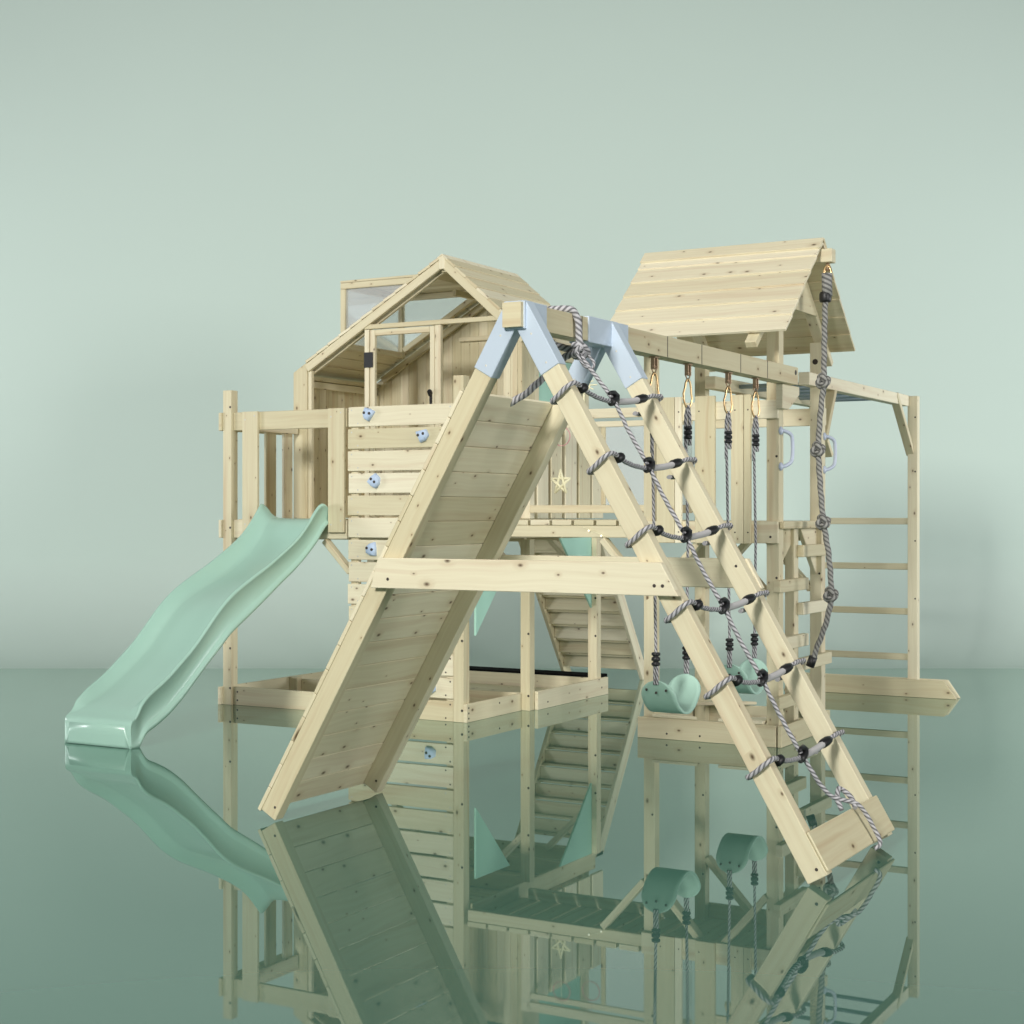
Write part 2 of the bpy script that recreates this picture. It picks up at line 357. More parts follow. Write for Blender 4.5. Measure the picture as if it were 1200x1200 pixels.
# ------------------------------------------------------------------ play platform with sandbox, railing and climbing wall
def platform():
    r = thing('play_platform', (-1.08, 1.1, 0), 'raised spruce platform with slatted railing, plank climbing wall and open sandbox under it', 'play platform')
    W2 = [WOOD, BOLT]
    def post(x0, x1, y0, y1, z1, bolts=()):
        m = MB().box(x0, x1, y0, y1, 0, z1)
        for z in bolts: m.screw((x1-.012, y0, z), (0, -1, 0), .011)
        m.build('post', W2, r)
    post(-2.334, -2.246, 0, .085, 2.61, (2.47, 1.47, .47, .14)); post(-.09, 0, 0, .09, 2.64, (.09, .62, 1.1))
    post(.015, .1, .865, .95, 1.38, (.12, .62, 1.0)); post(.015, .1, 2.08, 2.165, 1.38, (.12, .52, .85))
    post(-2.334, -2.246, .90, .97, .15); post(-2.334, -2.246, 2.1, 2.18, 1.38); 
    # deck and rim
    m = MB(); y = .09
    while y < 2.16: m.box(-2.244, .0, y, min(y+.118, 2.19), 1.50, 1.54); y += .122
    m.build('deck', WOOD, r)
    m = MB(); m.box(-2.244, -1.10, .03, .062, 1.385, 1.535); m.box(-2.366, -2.336, -.02, 2.18, 1.385, 1.535); m.box(-2.18, 0, 2.185, 2.215, 1.385, 1.535); m.box(.0, .03, .1, 2.2, 1.39, 1.535)
    m.box(-2.17, 0, .95, 1.0, 1.36, 1.495); m.box(-2.17, 0, 1.6, 1.65, 1.36, 1.495); m.build('deck_rim', WOOD, r)
    # knee braces
    for sx, x in ((1, -2.18), (-1, -.0)):
        MB().beam((x, 2.12, .98), (x+sx*.40, 2.12, 1.38), .045, .085, (0, 1, 0)).build('knee_brace', WOOD, r)
    MB().beam((0, 1.0, 1.0), (-.36, 1.0, 1.36), .045, .085, (0, 1, 0)).build('knee_brace', WOOD, r)
    MB().beam((-1.07, .05, 1.12), (-1.32, .05, 1.37), .045, .07, (0, 1, 0)).build('knee_brace', WOOD, r)
    # mint corner panels under the deck
    g = MB().prism([(.10, .655), (.10, 1.2), (.63, 1.2)], 'x', .034, .052); g.build('corner_panel', MINTB, r, .002)
    g = MB().prism([(2.19, .65), (2.19, 1.38), (1.49, 1.38)], 'x', .034, .052); g.build('corner_panel', MINTB, r, .002)
    # sandbox
    def sb(*a, scr=()):
        m = MB().box(*a)
        for p, n in scr: m.screw(p, n, .009)
        m.build('sandbox_board', W2, r)
    sb(-2.244, -1.072, .022, .058, 0, .15, scr=[((-2.20, .022, z), (0, -1, 0)) for z in (.04, .11)])
    sb(0, .03, .0, .862, 0, .14, scr=[((.03, .03, z), (1, 0, 0)) for z in (.03, .07, .11)]+[((.03, .5, .1), (1, 0, 0))])
    sb(.1, .13, .95, 2.25, 0, .15, scr=[((.13, 2.12, .07), (1, 0, 0)), ((.13, 1.12, .05), (1, 0, 0))])
    sb(-2.366, -2.336, -.03, 2.25, 0, .148); sb(-2.33, .1, 2.19, 2.22, 0, .14); sb(-2.242, .01, .955, .985, 0, .13)
    MB().box(-2.24, -.004, .1, 2.18, .004, .03).build('sandbox_floor', WOOD, r, 0)
    l = MB().box(-2.30, .02, 2.224, 2.46, .006, .156); l.build('sandbox_cover', CANVAS, r)
    # front balcony railing
    for a in ((-2.244, -1.10, .028, .06, 2.275, 2.425), (-2.366, -2.336, -.02, .9, 2.275, 2.425), (-2.246, -2.218, .09, .88, 2.28, 2.41)): MB().box(*a).build('rail', WOOD, r)
    for x0, x1 in ((-2.13, -1.972), (-1.262, -1.107)):
        m = MB().box(x0, x1, -.002, .026, 1.437, 2.427)
        for z in (1.5, 2.36):
            m.screw((x0+.03, -.002, z), (0, -1, 0), .008); m.screw((x1-.03, -.002, z+.03), (0, -1, 0), .008)
        m.build('slat', [WOOD, SCREW], r)
    for y, wd in ((.184, .17), (.47, .14), (.718, .122)): MB().box(-2.276, -2.25, y, y+wd, 1.42, 2.42).build('slat', WOOD, r)
    # right-hand railing behind the bridge
    for y0, y1 in ((1.0, 1.19), (1.243, 1.434), (1.496, 1.70), (1.748, 1.96), (2.002, 2.212)):
        MB().box(.068, .10, y0, y1, 1.545, 2.36).build('slat', WOOD, r)
    MB().box(.04, .066, .95, 2.22, 2.24, 2.36).build('rail', WOOD, r)
    MB().box(.02, .1, .865, .95, 1.545, 2.42).build('post', WOOD, r)
    # climbing wall
    m = MB()
    for k in range(14):
        z1 = 2.43-.175*k; z0 = max(z1-.156, .0); dx = random.uniform(-.006, .006)
        m.box(-1.07+dx, -.092, .004, .03, z0, z1)
        for x in (-1.035, -.975):
            for z in ((z1-.025, ) if x < -1.0 else (z0+.025, )): m.screw((x, .004, z), (0, -1, 0), .0075)
        for x in (-.16, -.12):
            for z in ((z1-.025, ) if x > -.15 else (z0+.025, )): m.screw((x, .004, z), (0, -1, 0), .0075, 1 if k < 11 else 2)
    m.box(-1.06, -.99, .032, .075, 0, 2.4); m.box(-.17, -.1, .032, .075, 0, 2.4)
    cw = m.build('climbing_wall', [WOOD, SCREW, BOLT], r)
    for i, (x, z, a) in enumerate(((-.864, 2.37, .3), (-.363, 2.191, .9), (-.807, 1.841, -.4), (-.839, 1.306, .1), (-.294, .252, 1.4))):
        h = MB(); random.seed(i+3)
        rings = [(0, 1.0), (.020, 1.04), (.034, .92), (.042, .70)]; K = 7; b0 = 0
        rad = [.050+.012*math.cos(3*(2*math.pi*k/K)+i)+random.uniform(-.005, .007) for k in range(K)]
        for d, q in rings:
            for k in range(K):
                th = 2*math.pi*k/K+a; h.v.append(Vector((x+math.cos(th)*rad[k]*q, .004-d, z+math.sin(th)*rad[k]*q*1.05)))
        for j in range(3):
            for k in range(K):
                k2 = (k+1) % K; h.face([j*K+k, j*K+k2, (j+1)*K+k2, (j+1)*K+k], [(0, 0)]*4, 0, .5, True)
        h.face([3*K+k for k in range(K)], [(0, 0)]*K, 0, .5, True)
        for s in (-1, 1):
            bx, bz = x+s*.025*math.cos(a-.5), z+s*.025*math.sin(a-.5)*.6+.006
            h.cyl((bx, -.03, bz), (bx, -.0405, bz), .0115, 10, 1)
        h.build('climbing_hold', [HOLD, BOLT], cw, 0)
    random.seed(11)
platform()

# ------------------------------------------------------------------ playhouse on the platform
def playhouse():
    r = thing('playhouse', (-1.12, 1.5, 1.54), 'wooden playhouse with steep gable roof and glazed box dormer standing on the raised platform', 'playhouse')
    RX, RZ, ML, MR = -.742, 3.737, .586, .88
    zl = lambda x: RZ-ML*(RX-x); zr = lambda x: RZ-MR*(x-RX)
    roofz = lambda x: zl(x) if x < RX else zr(x)
    # walls of vertical boards
    def vboards(axis, a0, a1, t0, t1, zt, z0=1.545, wdt=.095):
        m = MB(); a = a0
        while a < a1-.005:
            b = min(a+wdt-.0016, a1)
            m.prism([(a, z0), (b, z0), (b, zt(b)), (a, zt(a))], axis, t0, t1, (0, 1)); a += wdt
        return m
    vboards('x', .945, 2.1, -2.27, -2.245, lambda y: 2.80).build('left_wall', WOOD, r, .002)
    def bz(x): return roofz(x)-.05
    m = vboards('y', -2.245, RX, 2.105, 2.13, bz); m2 = vboards('y', RX, -.03, 2.105, 2.13, bz)
    for q in (m, m2): q.build('back_wall', WOOD, r, .002)
    vboards('x', .945, 1.21, -.03, 0, lambda y: 3.02).build('right_wall', WOOD, r, .002)
    vboards('x', 1.985, 2.13, -.03, 0, lambda y: 3.02).build('right_wall', WOOD, r, .002)
    MB().box(-.03, 0, 1.213, 1.982, 2.88, 3.02).build('lintel', WOOD, r)
    MB().box(-.028, -.008, 1.215, 1.98, 2.42, 2.876).build('mint_door', MINTB, r, .002)
    vboards('y', -.162, -.03, .90, .93, lambda x: zr(x)-.045, wdt=.066).build('front_wall', WOOD, r, .002)
    MB().box(-.028, .012, .895, .94, 1.545, 2.99).build('corner_trim', WOOD, r)
    # front frame
    MB().prism([(-2.29, 1.545), (-2.14, 1.545), (-2.14, zl(-2.14)-.005), (-2.29, zl(-2.29)-.005)], 'y', .90, .94, (0, 1)).build('front_post', WOOD, r)
    MB().box(-2.138, -2.10, .91, .95, 1.545, 2.84).build('front_post', WOOD, r)
    MB().box(-1.533, -1.487, .90, .94, 1.545, 3.16).build('front_post', WOOD, r)
    MB().box(-.822, -.765, .90, .94, 1.545, 3.16).build('front_post', WOOD, r)
    MB().box(-1.56, -.165, .898, .942, 3.163, 3.203).build('header', WOOD, r)
    # half-glazed door
    d = MB(); d.box(-1.478, -1.43, .905, .94, 1.56, 3.155); d.box(-.875, -.828, .905, .94, 1.56, 3.155); d.box(-1.428, -.877, .905, .94, 3.105, 3.155); d.box(-1.428, -.877, .905, .94, 2.26, 2.31)
    x = -1.428
    while x < -.88: d.box(x, min(x+.09, -.877), .915, .93, 1.56, 2.258); x += .092
    do = d.build('door', WOOD, r)
    MB().box(-1.533, -1.443, .893, .899, 2.835, 2.965).build('hinge', BLACK, do, .001)
    h = MB(); h.box(-.866, -.848, .885, .904, 2.50, 2.60); h.beam((-.857, .88, 2.57), (-.857, .855, 2.61), .016, .02, (1, 0, 0)); h.ball((-.857, .875, 2.605), .02); h.build('handle', BLACK, do, .001)
    # roof : slopes of boards along the ridge
    def slope(sgn, x_from, x_to, y0, y1, m, wd=.142, th=.022, off=0.):
        f = zl if sgn < 0 else zr; sl = ML if sgn < 0 else MR
        L0 = abs(x_to-x_from); n = max(1, round(L0*math.hypot(1, sl)/wd)); nx = sl/math.hypot(1, sl); nz = 1/math.hypot(1, sl)
        for k in range(n):
            xa = x_from+(x_to-x_from)*(k+.008)/n; xb = x_from+(x_to-x_from)*(k+.992)/n
            P = []
            for i in range(8):
                x = xb if i & 1 else xa; y = y1 if i >> 1 & 1 else y0; o = off+(th if i >> 2 & 1 else 0)+(.007 if i & 1 else 0)
                P.append((x+sgn*nx*o, y, f(x)+nz*o-.022))
            m.hexa(P, 1)
    m = MB(); slope(1, RX+.004, .12, .885, 2.16, m); m.build('roof', WOOD, r, .002)
    m = MB()
    slope(-1, RX-.004, -.97, .885, 2.16, m); slope(-1, -1.90, -2.138, .885, 2.16, m, .119); slope(-1, -2.14, -2.295, .945, 2.16, m)
    slope(-1, -.972, -1.898, .885, 1.06, m); slope(-1, -.972, -1.898, 2.02, 2.16, m)
    m.build('roof', WOOD, r, .002)
    m = MB(); m.box(RX-.03, RX+.03, .925, 2.14, 3.60, 3.69); m.build('ridge_beam', WOOD, r)
    MB().prism([(RX-.03, 3.62), (RX+.03, 3.62), (RX+.03, 3.715), (RX, 3.735), (RX-.03, 3.715)], 'y', .884, .924, (0, 1)).build('ridge_end', WOOD, r)
    MB().prism([(RX-.05, zl(RX-.05)-.004), (RX, 3.733), (RX+.05, zr(RX+.05)-.004), (RX+.055, zr(RX+.055)+.009), (RX, 3.748), (RX-.055, zl(RX-.055)+.009)], 'y', .88, 2.164, (1, 0)).build('ridge_cap', WOOD, r)
    for y in (.888, .96, 2.06):
        for xa, xb, f in ((-2.14, RX, zl), (.03, RX, zr)):
            o = -.062 if y < .9 else -.085
            m = MB().beam((xa, y+.017, f(xa)+o), (xb, y+.017, f(xb)+o), .034, .07 if y < .9 else .06, (0, 0, 1)); m.build('rafter', WOOD, r)
    m = MB().beam((-1.0, 1.5, zl(-1.0)-.07), (-1.0, 2.05, zl(-1.0)-.07), .04, .05); m.box(-1.3, -.3, 2.07, 2.1, 3.155, 3.195); m.build('back_wall_rail', WOOD, r)
    m = MB().box(-2.243, -2.21, .95, 2.1, 2.70, 2.76); m.box(-2.243, -2.18, .95, 2.1, 2.765, 2.80); m.build('wall_plate', WOOD, r)
    m = MB().box(-2.24, -2.19, 2.06, 2.1, 1.55, 2.7); m.build('back_post', WOOD, r)
    # box dormer
    DX, Y0, Y1, DT = -1.9, 1.06, 2.02, 3.605
    m = MB()
    for y in (Y0, Y1-.05): m.box(DX, DX+.05, y, y+.05, zl(DX)-.04, DT-.055)
    m.box(DX, -1.02, Y0, Y0+.05, DT-.053, DT); m.box(DX, -1.02, Y1-.05, Y1, DT-.053, DT); m.box(DX, DX+.05, Y0+.052, Y1-.052, DT-.053, DT)
    m.box(DX, DX+.05, Y0+.052, Y1-.052, zl(DX)-.035, zl(DX)+.02)
    for y in (Y0, Y1-.05): m.beam((DX+.06, y+.025, zl(DX+.06)+.0), (-1.0, y+.025, zl(-1.0)+.0), .05, .05)
    df = m.build('dormer_frame', WOOD, r)
    m = MB(); y = Y0
    while y < Y1-.01: m.box(DX, -.96, y, min(y+.118, Y1), DT+.002, DT+.02); y += .12
    m.build('dormer_roof', WOOD, df, .002)
    g = MB().box(DX+.02, DX+.028, Y0+.05, Y1-.05, zl(DX), DT-.05)
    for y in (Y0+.02, Y1-.028): g.prism([(DX+.05, zl(DX+.05)+.02), (-1.05, DT-.055), (DX+.05, DT-.055)], 'y', y, y+.008)
    g.build('pane', GLASS, df, 0)
playhouse()

# ------------------------------------------------------------------ slide
def slide():
    r = thing('slide', (-1.58, -1.1, 0), 'wavy mint green plastic slide hooked on the platform edge', 'slide')
    st = [(.05, 1.575, 1.552, 1.50), (.0, 1.64, 1.55, 1.50), (-.07, 1.668, 1.535, 1.44), (-.14, 1.61, 1.475, 1.365), (-.22, 1.525, 1.385, 1.30), (-.32, 1.435, 1.295, 1.225), (-.45, 1.35, 1.205, 1.14),
          (-.6, 1.27, 1.13, 1.055), (-.75, 1.195, 1.075, .965), (-.92, 1.12, 1.01, .865), (-1.08, 1.045, .945, .775), (-1.2, .975, .875, .705), (-1.32, .885, .775, .61), (-1.45, .765, .655, .51), (-1.58, .65, .55, .405), (-1.72, .55, .46, .29),
          (-1.86, .455, .375, .195), (-2.0, .38, .305, .125), (-2.10, .325, .265, .085), (-2.16, .285, .238, .03), (-2.19, .25, .222, .0), (-2.225, .215, .207, .0), (-2.255, .199, .196, .0), (-2.275, .185, .183, 0), (-2.286, .155, .154, 0), (-2.286, .08, .08, 0), (-2.284, .004, .004, 0)]
    P = spline([(a, b, c) for a, b, c, d in st], 3); Q = spline([(a, d, 0) for a, b, c, d in st], 3)
    m = MB(); rings = []
    for p, q in zip(P, Q):
        y, zr, zb, zo = p.x, p.y, p.z, max(q.y, 0)
        k = min(1, max(0, (-2.02-y)/.16)); d = max(zr-zb, .002); fl = .02*math.exp(-((y+.03)/.07)**2)
        hr = .282+.006*k+fl; wo = .312-.006*k; hz = zr-zo
        qq = min(1, max(0, (-2.14-y)/.13)); hr = hr+(wo-.003-hr)*qq; f_ = 1-qq*.92
        half = [(wo, zo), (wo+.006*f_, zo+hz*.06), (wo+.006*f_, zo+hz*.16), (wo-.006*f_, zo+hz*.22), (wo-.010*f_, zo+hz*.30), (hr+.012*f_, zr-hz*.12), (hr+.018*f_, zr-min(.028, hz*.1)), (hr+.016*f_, zr-min(.010, hz*.04)), (hr+.008*f_, zr), (hr-.003*f_, zr-d*.03), (hr-.009*f_, zr-d*.12), (hr-.018*f_, zb+d*.66), (hr-.060*f_, zb+d*.22), (hr-.070*f_, zb+d*.13), (hr-.085*f_, zb+d*.05), (hr-.10*f_, zb+d*.02), (hr-.2*f_, zb-.003)]
        ring = [(x, z) for x, z in half]+[(-x, z) for x, z in half[::-1]]
        t = min(.03, max(zb-.002, 0)); ring += [(-wo+.01, zo), (-hr+.05, max(zb-t, zo)), (hr-.05, max(zb-t, zo)), (wo-.01, zo)]
        q = min(1, max(0, (-2.05-y)/.2)); rings.append([Vector((-1.575+x, y+.055*q-.045*q*(1-(x/.32)**2), z)) for x, z in ring])
    n = len(rings[0])
    for R in rings: m.v += R
    for i in range(len(rings)-1):
        for k in range(n):
            k2 = (k+1) % n; m.face([i*n+k, (i+1)*n+k, (i+1)*n+k2, i*n+k2][::-1], [(0, 0)]*4, 0, .5, True)
    m.face(list(range(n)), [(0, 0)]*n, 0, .5); e = (len(rings)-1)*n; m.face([e+k for k in range(n)][::-1], [(0, 0)]*n, 0, .5)
    m.build('slide_trough', MINT, r, 0)
slide()

# ------------------------------------------------------------------ A-frame swing frame with ramp
AX = 2.557
DL = Vector((.5, 0, .866)); DR = Vector((-.5, 0, .866))
def ramp_pt(s): return Vector((1.084, 0, .03))+DL*s
def lad_pt(s): return Vector((4.03, 0, .03))+DR*s
NL = Vector((-.866, 0, .5)); NR = Vector((.866, 0, .5))
def swing_frame():
    r = thing('climbing_swing', (AX, -1.9, 0), 'big A-shaped timber swing with plank ramp on one side and pale blue metal brackets', 'swing set')
    m = MB().box(2.507, 2.607, -3.80, .11, 2.470, 2.587)
    for y in (-3.165, -2.10, -1.60, -.97, -.49): m.box(2.6072, 2.6082, y-.004, y+.004, 2.4705, 2.5865, 1)
    m.screw((2.607, .06, 2.55), (1, 0, 0), .018, 1)
    m.build('top_beam', [WOOD, BOLT], r)
    ST = 2.90
    for y0 in (-3.755, -2.83):
        yc = y0+.035
        for base, dr in ((Vector((1.084, 0, .03)), DL), (Vector((4.03, 0, .03)), DR)):
            m = MB().beam(base+Vector((0, yc, 0)), base+dr*ST+Vector((0, yc, 0)), .1, .07, (0, 1, 0))
            for s in (.05, 1.5): m.screw(base+dr*s+Vector((.02, y0, 0)), (0, -1, 0), .008)
            m.build('leg', [WOOD, BOLT], r)
    # brackets: two leg sleeves and a collar round the beam
    for y0, c0, c1 in ((-3.755, -3.776, -3.552), (-2.83, -3.10, -2.63)):
        yc = y0+.035; m = MB()
        for base, dr in ((Vector((1.084, 0, .03)), DL), (Vector((4.03, 0, .03)), DR)):
            m.beam(base+dr*2.582+Vector((0, yc, 0)), base+dr*2.935+Vector((0, yc, 0)), .109, .08, (0, 1, 0))
            sd = 1 if dr.x < 0 else -1
            for s in (2.62, 2.78): m.screw(base+dr*s+Vector((0, yc-.04, 0)), (0, -1, 0), .006, 1)
        m.box(2.500, 2.614, c0, c1, 2.462, 2.595)
        m.build('bracket', [METAL, SCREW], r, .003)
    m = MB().prism([(1.757, 1.225), (3.405, 1.225), (3.32, 1.374), (1.80, 1.374)], 'y', -3.802, -3.758)
    for x in (1.86, 3.29, 3.33): m.screw((x, -3.802, 1.27), (0, -1, 0), .009)
    m.build('cross_beam', [WOOD, BOLT], r)
    MB().prism([(1.70, 1.215), (3.41, 1.215), (3.33, 1.365), (1.76, 1.365)], 'y', -2.757, -2.713).build('cross_beam', WOOD, r)
    # ramp surface of planks on the outer face of the left legs
    m = MB(); n = 17; s = -.012
    for k in range(n):
        s1 = s+.142; c = ramp_pt((s+s1)/2)+NL*.062
        P = []
        for i in range(8):
            P.append(ramp_pt(s1 if i & 1 else s)+NL*(.051+(.022 if i >> 2 & 1 else 0))+Vector((0, -2.758 if i >> 1 & 1 else -3.757, 0)))
        m.hexa(P, 1); s = s1+.003
    m.build('ramp_boards', WOOD, r, .003)
    m = MB(); P = []
    for i in range(8):
        P.append(lad_pt(.195 if i & 1 else .012)+NR*(.051+(.012 if i >> 2 & 1 else 0))+Vector((0, -2.735 if i >> 1 & 1 else -3.752, 0)))
    m.hexa(P, 1); m.build('foot_board', WOOD, r)
swing_frame()

# ------------------------------------------------------------------ rope net on the ladder legs
def climbing_net():
    r = thing('climbing_net', (3.5, -3.25, 1.3), 'grey rope net with black clips tied across the slanting right legs of the swing', 'rope net')
    ys0, ys1 = -3.72, -2.795
    S6 = [2.456, 2.075, 1.687, 1.300, .918, .525]
    for s in S6:
        m = MB(); c = lad_pt(s)
        def pt(y, n, ds=0.): return Vector((c.x, y, c.z))+NR*n+DR*ds
        # wrap round the near leg, across, wrap round the far leg
        near = [pt(-3.70, -.066, -.012), pt(-3.755, -.068, -.012), pt(-3.772, -.045, -.010), pt(-3.774, 0, -.004), pt(-3.772, .045, .004), pt(-3.755, .066, .008), pt(-3.71, .068, .010), pt(-3.672, .060, .006)]
        mid = [pt(-3.60, .044, -.004), pt(-3.45, .022, -.018), pt(-3.26, .012, -.024), pt(-3.07, .024, -.016), pt(-2.92, .046, 0)]
        far = [pt(-2.86, .062, .008), pt(-2.79, .066, .010), pt(-2.742, .066, .008), pt(-2.738, .02, 0), pt(-2.738, -.04, -.01), pt(-2.745, -.066, -.014), pt(-2.80, -.068, -.016), pt(-2.86, -.064, -.02)]
        rope(m, near+mid+far, .0112, 11)
        m.build('cross_rope', ROPE, r, 0)
        k = MB(); k.tube(spline([pt(-3.22, .013, -.023), pt(-3.07, .024, -.016), pt(-2.98, .037, -.007)], 5), .0165, 10); k.build('rope_sleeve', SLEEVE, r, 0)
        for y, a, wd in ((-3.645, .054, .022), (-2.965, .039, .045)):
            k = MB(); k.tube([pt(y-wd, a-.012, -.010), pt(y-wd*.4, a-.004, -.006), pt(y+wd*.5, a+.006, -.002), pt(y+wd, a+.012, .0)], [.017, .023, .023, .018], 10); k.build('rope_clip', BLACK, r, 0)
        k = MB(); k.tube([pt(-3.30, .014, -.036), pt(-3.265, .014, -.026), pt(-3.235, .020, -.012), pt(-3.225, .028, .004), pt(-3.25, .036, .012), pt(-3.29, .038, .010), pt(-3.32, .036, .002)], [.016, .022, .024, .02, .014, .010, .008], 10); k.build('rope_clip', BLACK, r, 0)
    m = MB()
    pts = [Vector((2.60, -3.24, 2.44)), Vector((2.66, -3.24, 2.35))]
    for i, s in enumerate(S6):
        c = lad_pt(s); pts.append(Vector((c.x, -3.265, c.z))+DR*(-.022)+NR*.020)
        if i < 5:
            c2 = lad_pt((s+S6[i+1])/2); pts.append(Vector((c2.x, -3.262, c2.z))+NR*.014)
    c = lad_pt(.30); pts += [Vector((c.x, -3.2, c.z))+NR*.02, lad_pt(.2)+Vector((0, -3.13, 0))+NR*.095, lad_pt(.1)+Vector((0, -3.10, 0))+NR*.1, lad_pt(.0)+Vector((0, -3.09, 0))+NR*.09, lad_pt(-.012)+Vector((0, -3.1, 0))+NR*.055]
    rope(m, pts, .0102, 11); m.build('main_rope', ROPE, r, 0)
    m = MB()      # knot at the foot board
    rope(m, [lad_pt(.21)+Vector((0, -3.20, 0))+NR*.04, lad_pt(.26)+Vector((0, -3.17, 0))+NR*.035, lad_pt(.30)+Vector((0, -3.13, 0))+NR*.05, lad_pt(.28)+Vector((0, -3.105, 0))+NR*.06, lad_pt(.23)+Vector((0, -3.115, 0))+NR*.08, lad_pt(.19)+Vector((0, -3.15, 0))+NR*.085], .0115, 11); m.build('knot', ROPE, r, 0)
    m = MB()      # loop at the top
    rope(m, [Vector((2.62, -3.24, 2.42)), Vector((2.64, -3.275, 2.38)), Vector((2.67, -3.265, 2.325)), Vector((2.69, -3.22, 2.315)), Vector((2.68, -3.18, 2.35)), Vector((2.64, -3.20, 2.40)), Vector((2.61, -3.24, 2.43))], .007, 11)
    m.build('loop', ROPE, r, 0)
climbing_net()

def ramp_rope():
    r = thing('climbing_rope', (2.5, -3.25, 2.4), 'thick grey striped rope looped over the frame beam and running down behind the ramp top', 'climbing rope')
    m = MB(); R = .0175
    rope(m, [(2.64, -3.25, 2.40), (2.632, -3.25, 2.50), (2.628, -3.255, 2.56), (2.608, -3.27, 2.603), (2.56, -3.30, 2.61), (2.505, -3.33, 2.604), (2.484, -3.33, 2.57), (2.482, -3.31, 2.50), (2.50, -3.27, 2.44), (2.58, -3.22, 2.415), (2.655, -3.22, 2.385)], R, 9)
    m.build('loop', ROPE, r, 0)
    m = MB(); rope(m, [(2.655, -3.23, 2.405), (2.56, -3.24, 2.38), (2.46, -3.25, 2.30), (2.33, -3.25, 2.20), (2.17, -3.25, 2.12), (2.06, -3.26, 2.02), (1.93, -3.26, 1.80), (1.6, -3.26, 1.24)], R, 9)
    m.build('rope', ROPE, r, 0)
    m = MB(); rope(m, [(2.60, -3.27, 2.43), (2.64, -3.25, 2.435), (2.66, -3.21, 2.41), (2.64, -3.18, 2.385), (2.60, -3.21, 2.375), (2.61, -3.26, 2.39), (2.65, -3.26, 2.42)], .0135, 9)
    m.build('knot', ROPE, r, 0)
ramp_rope()

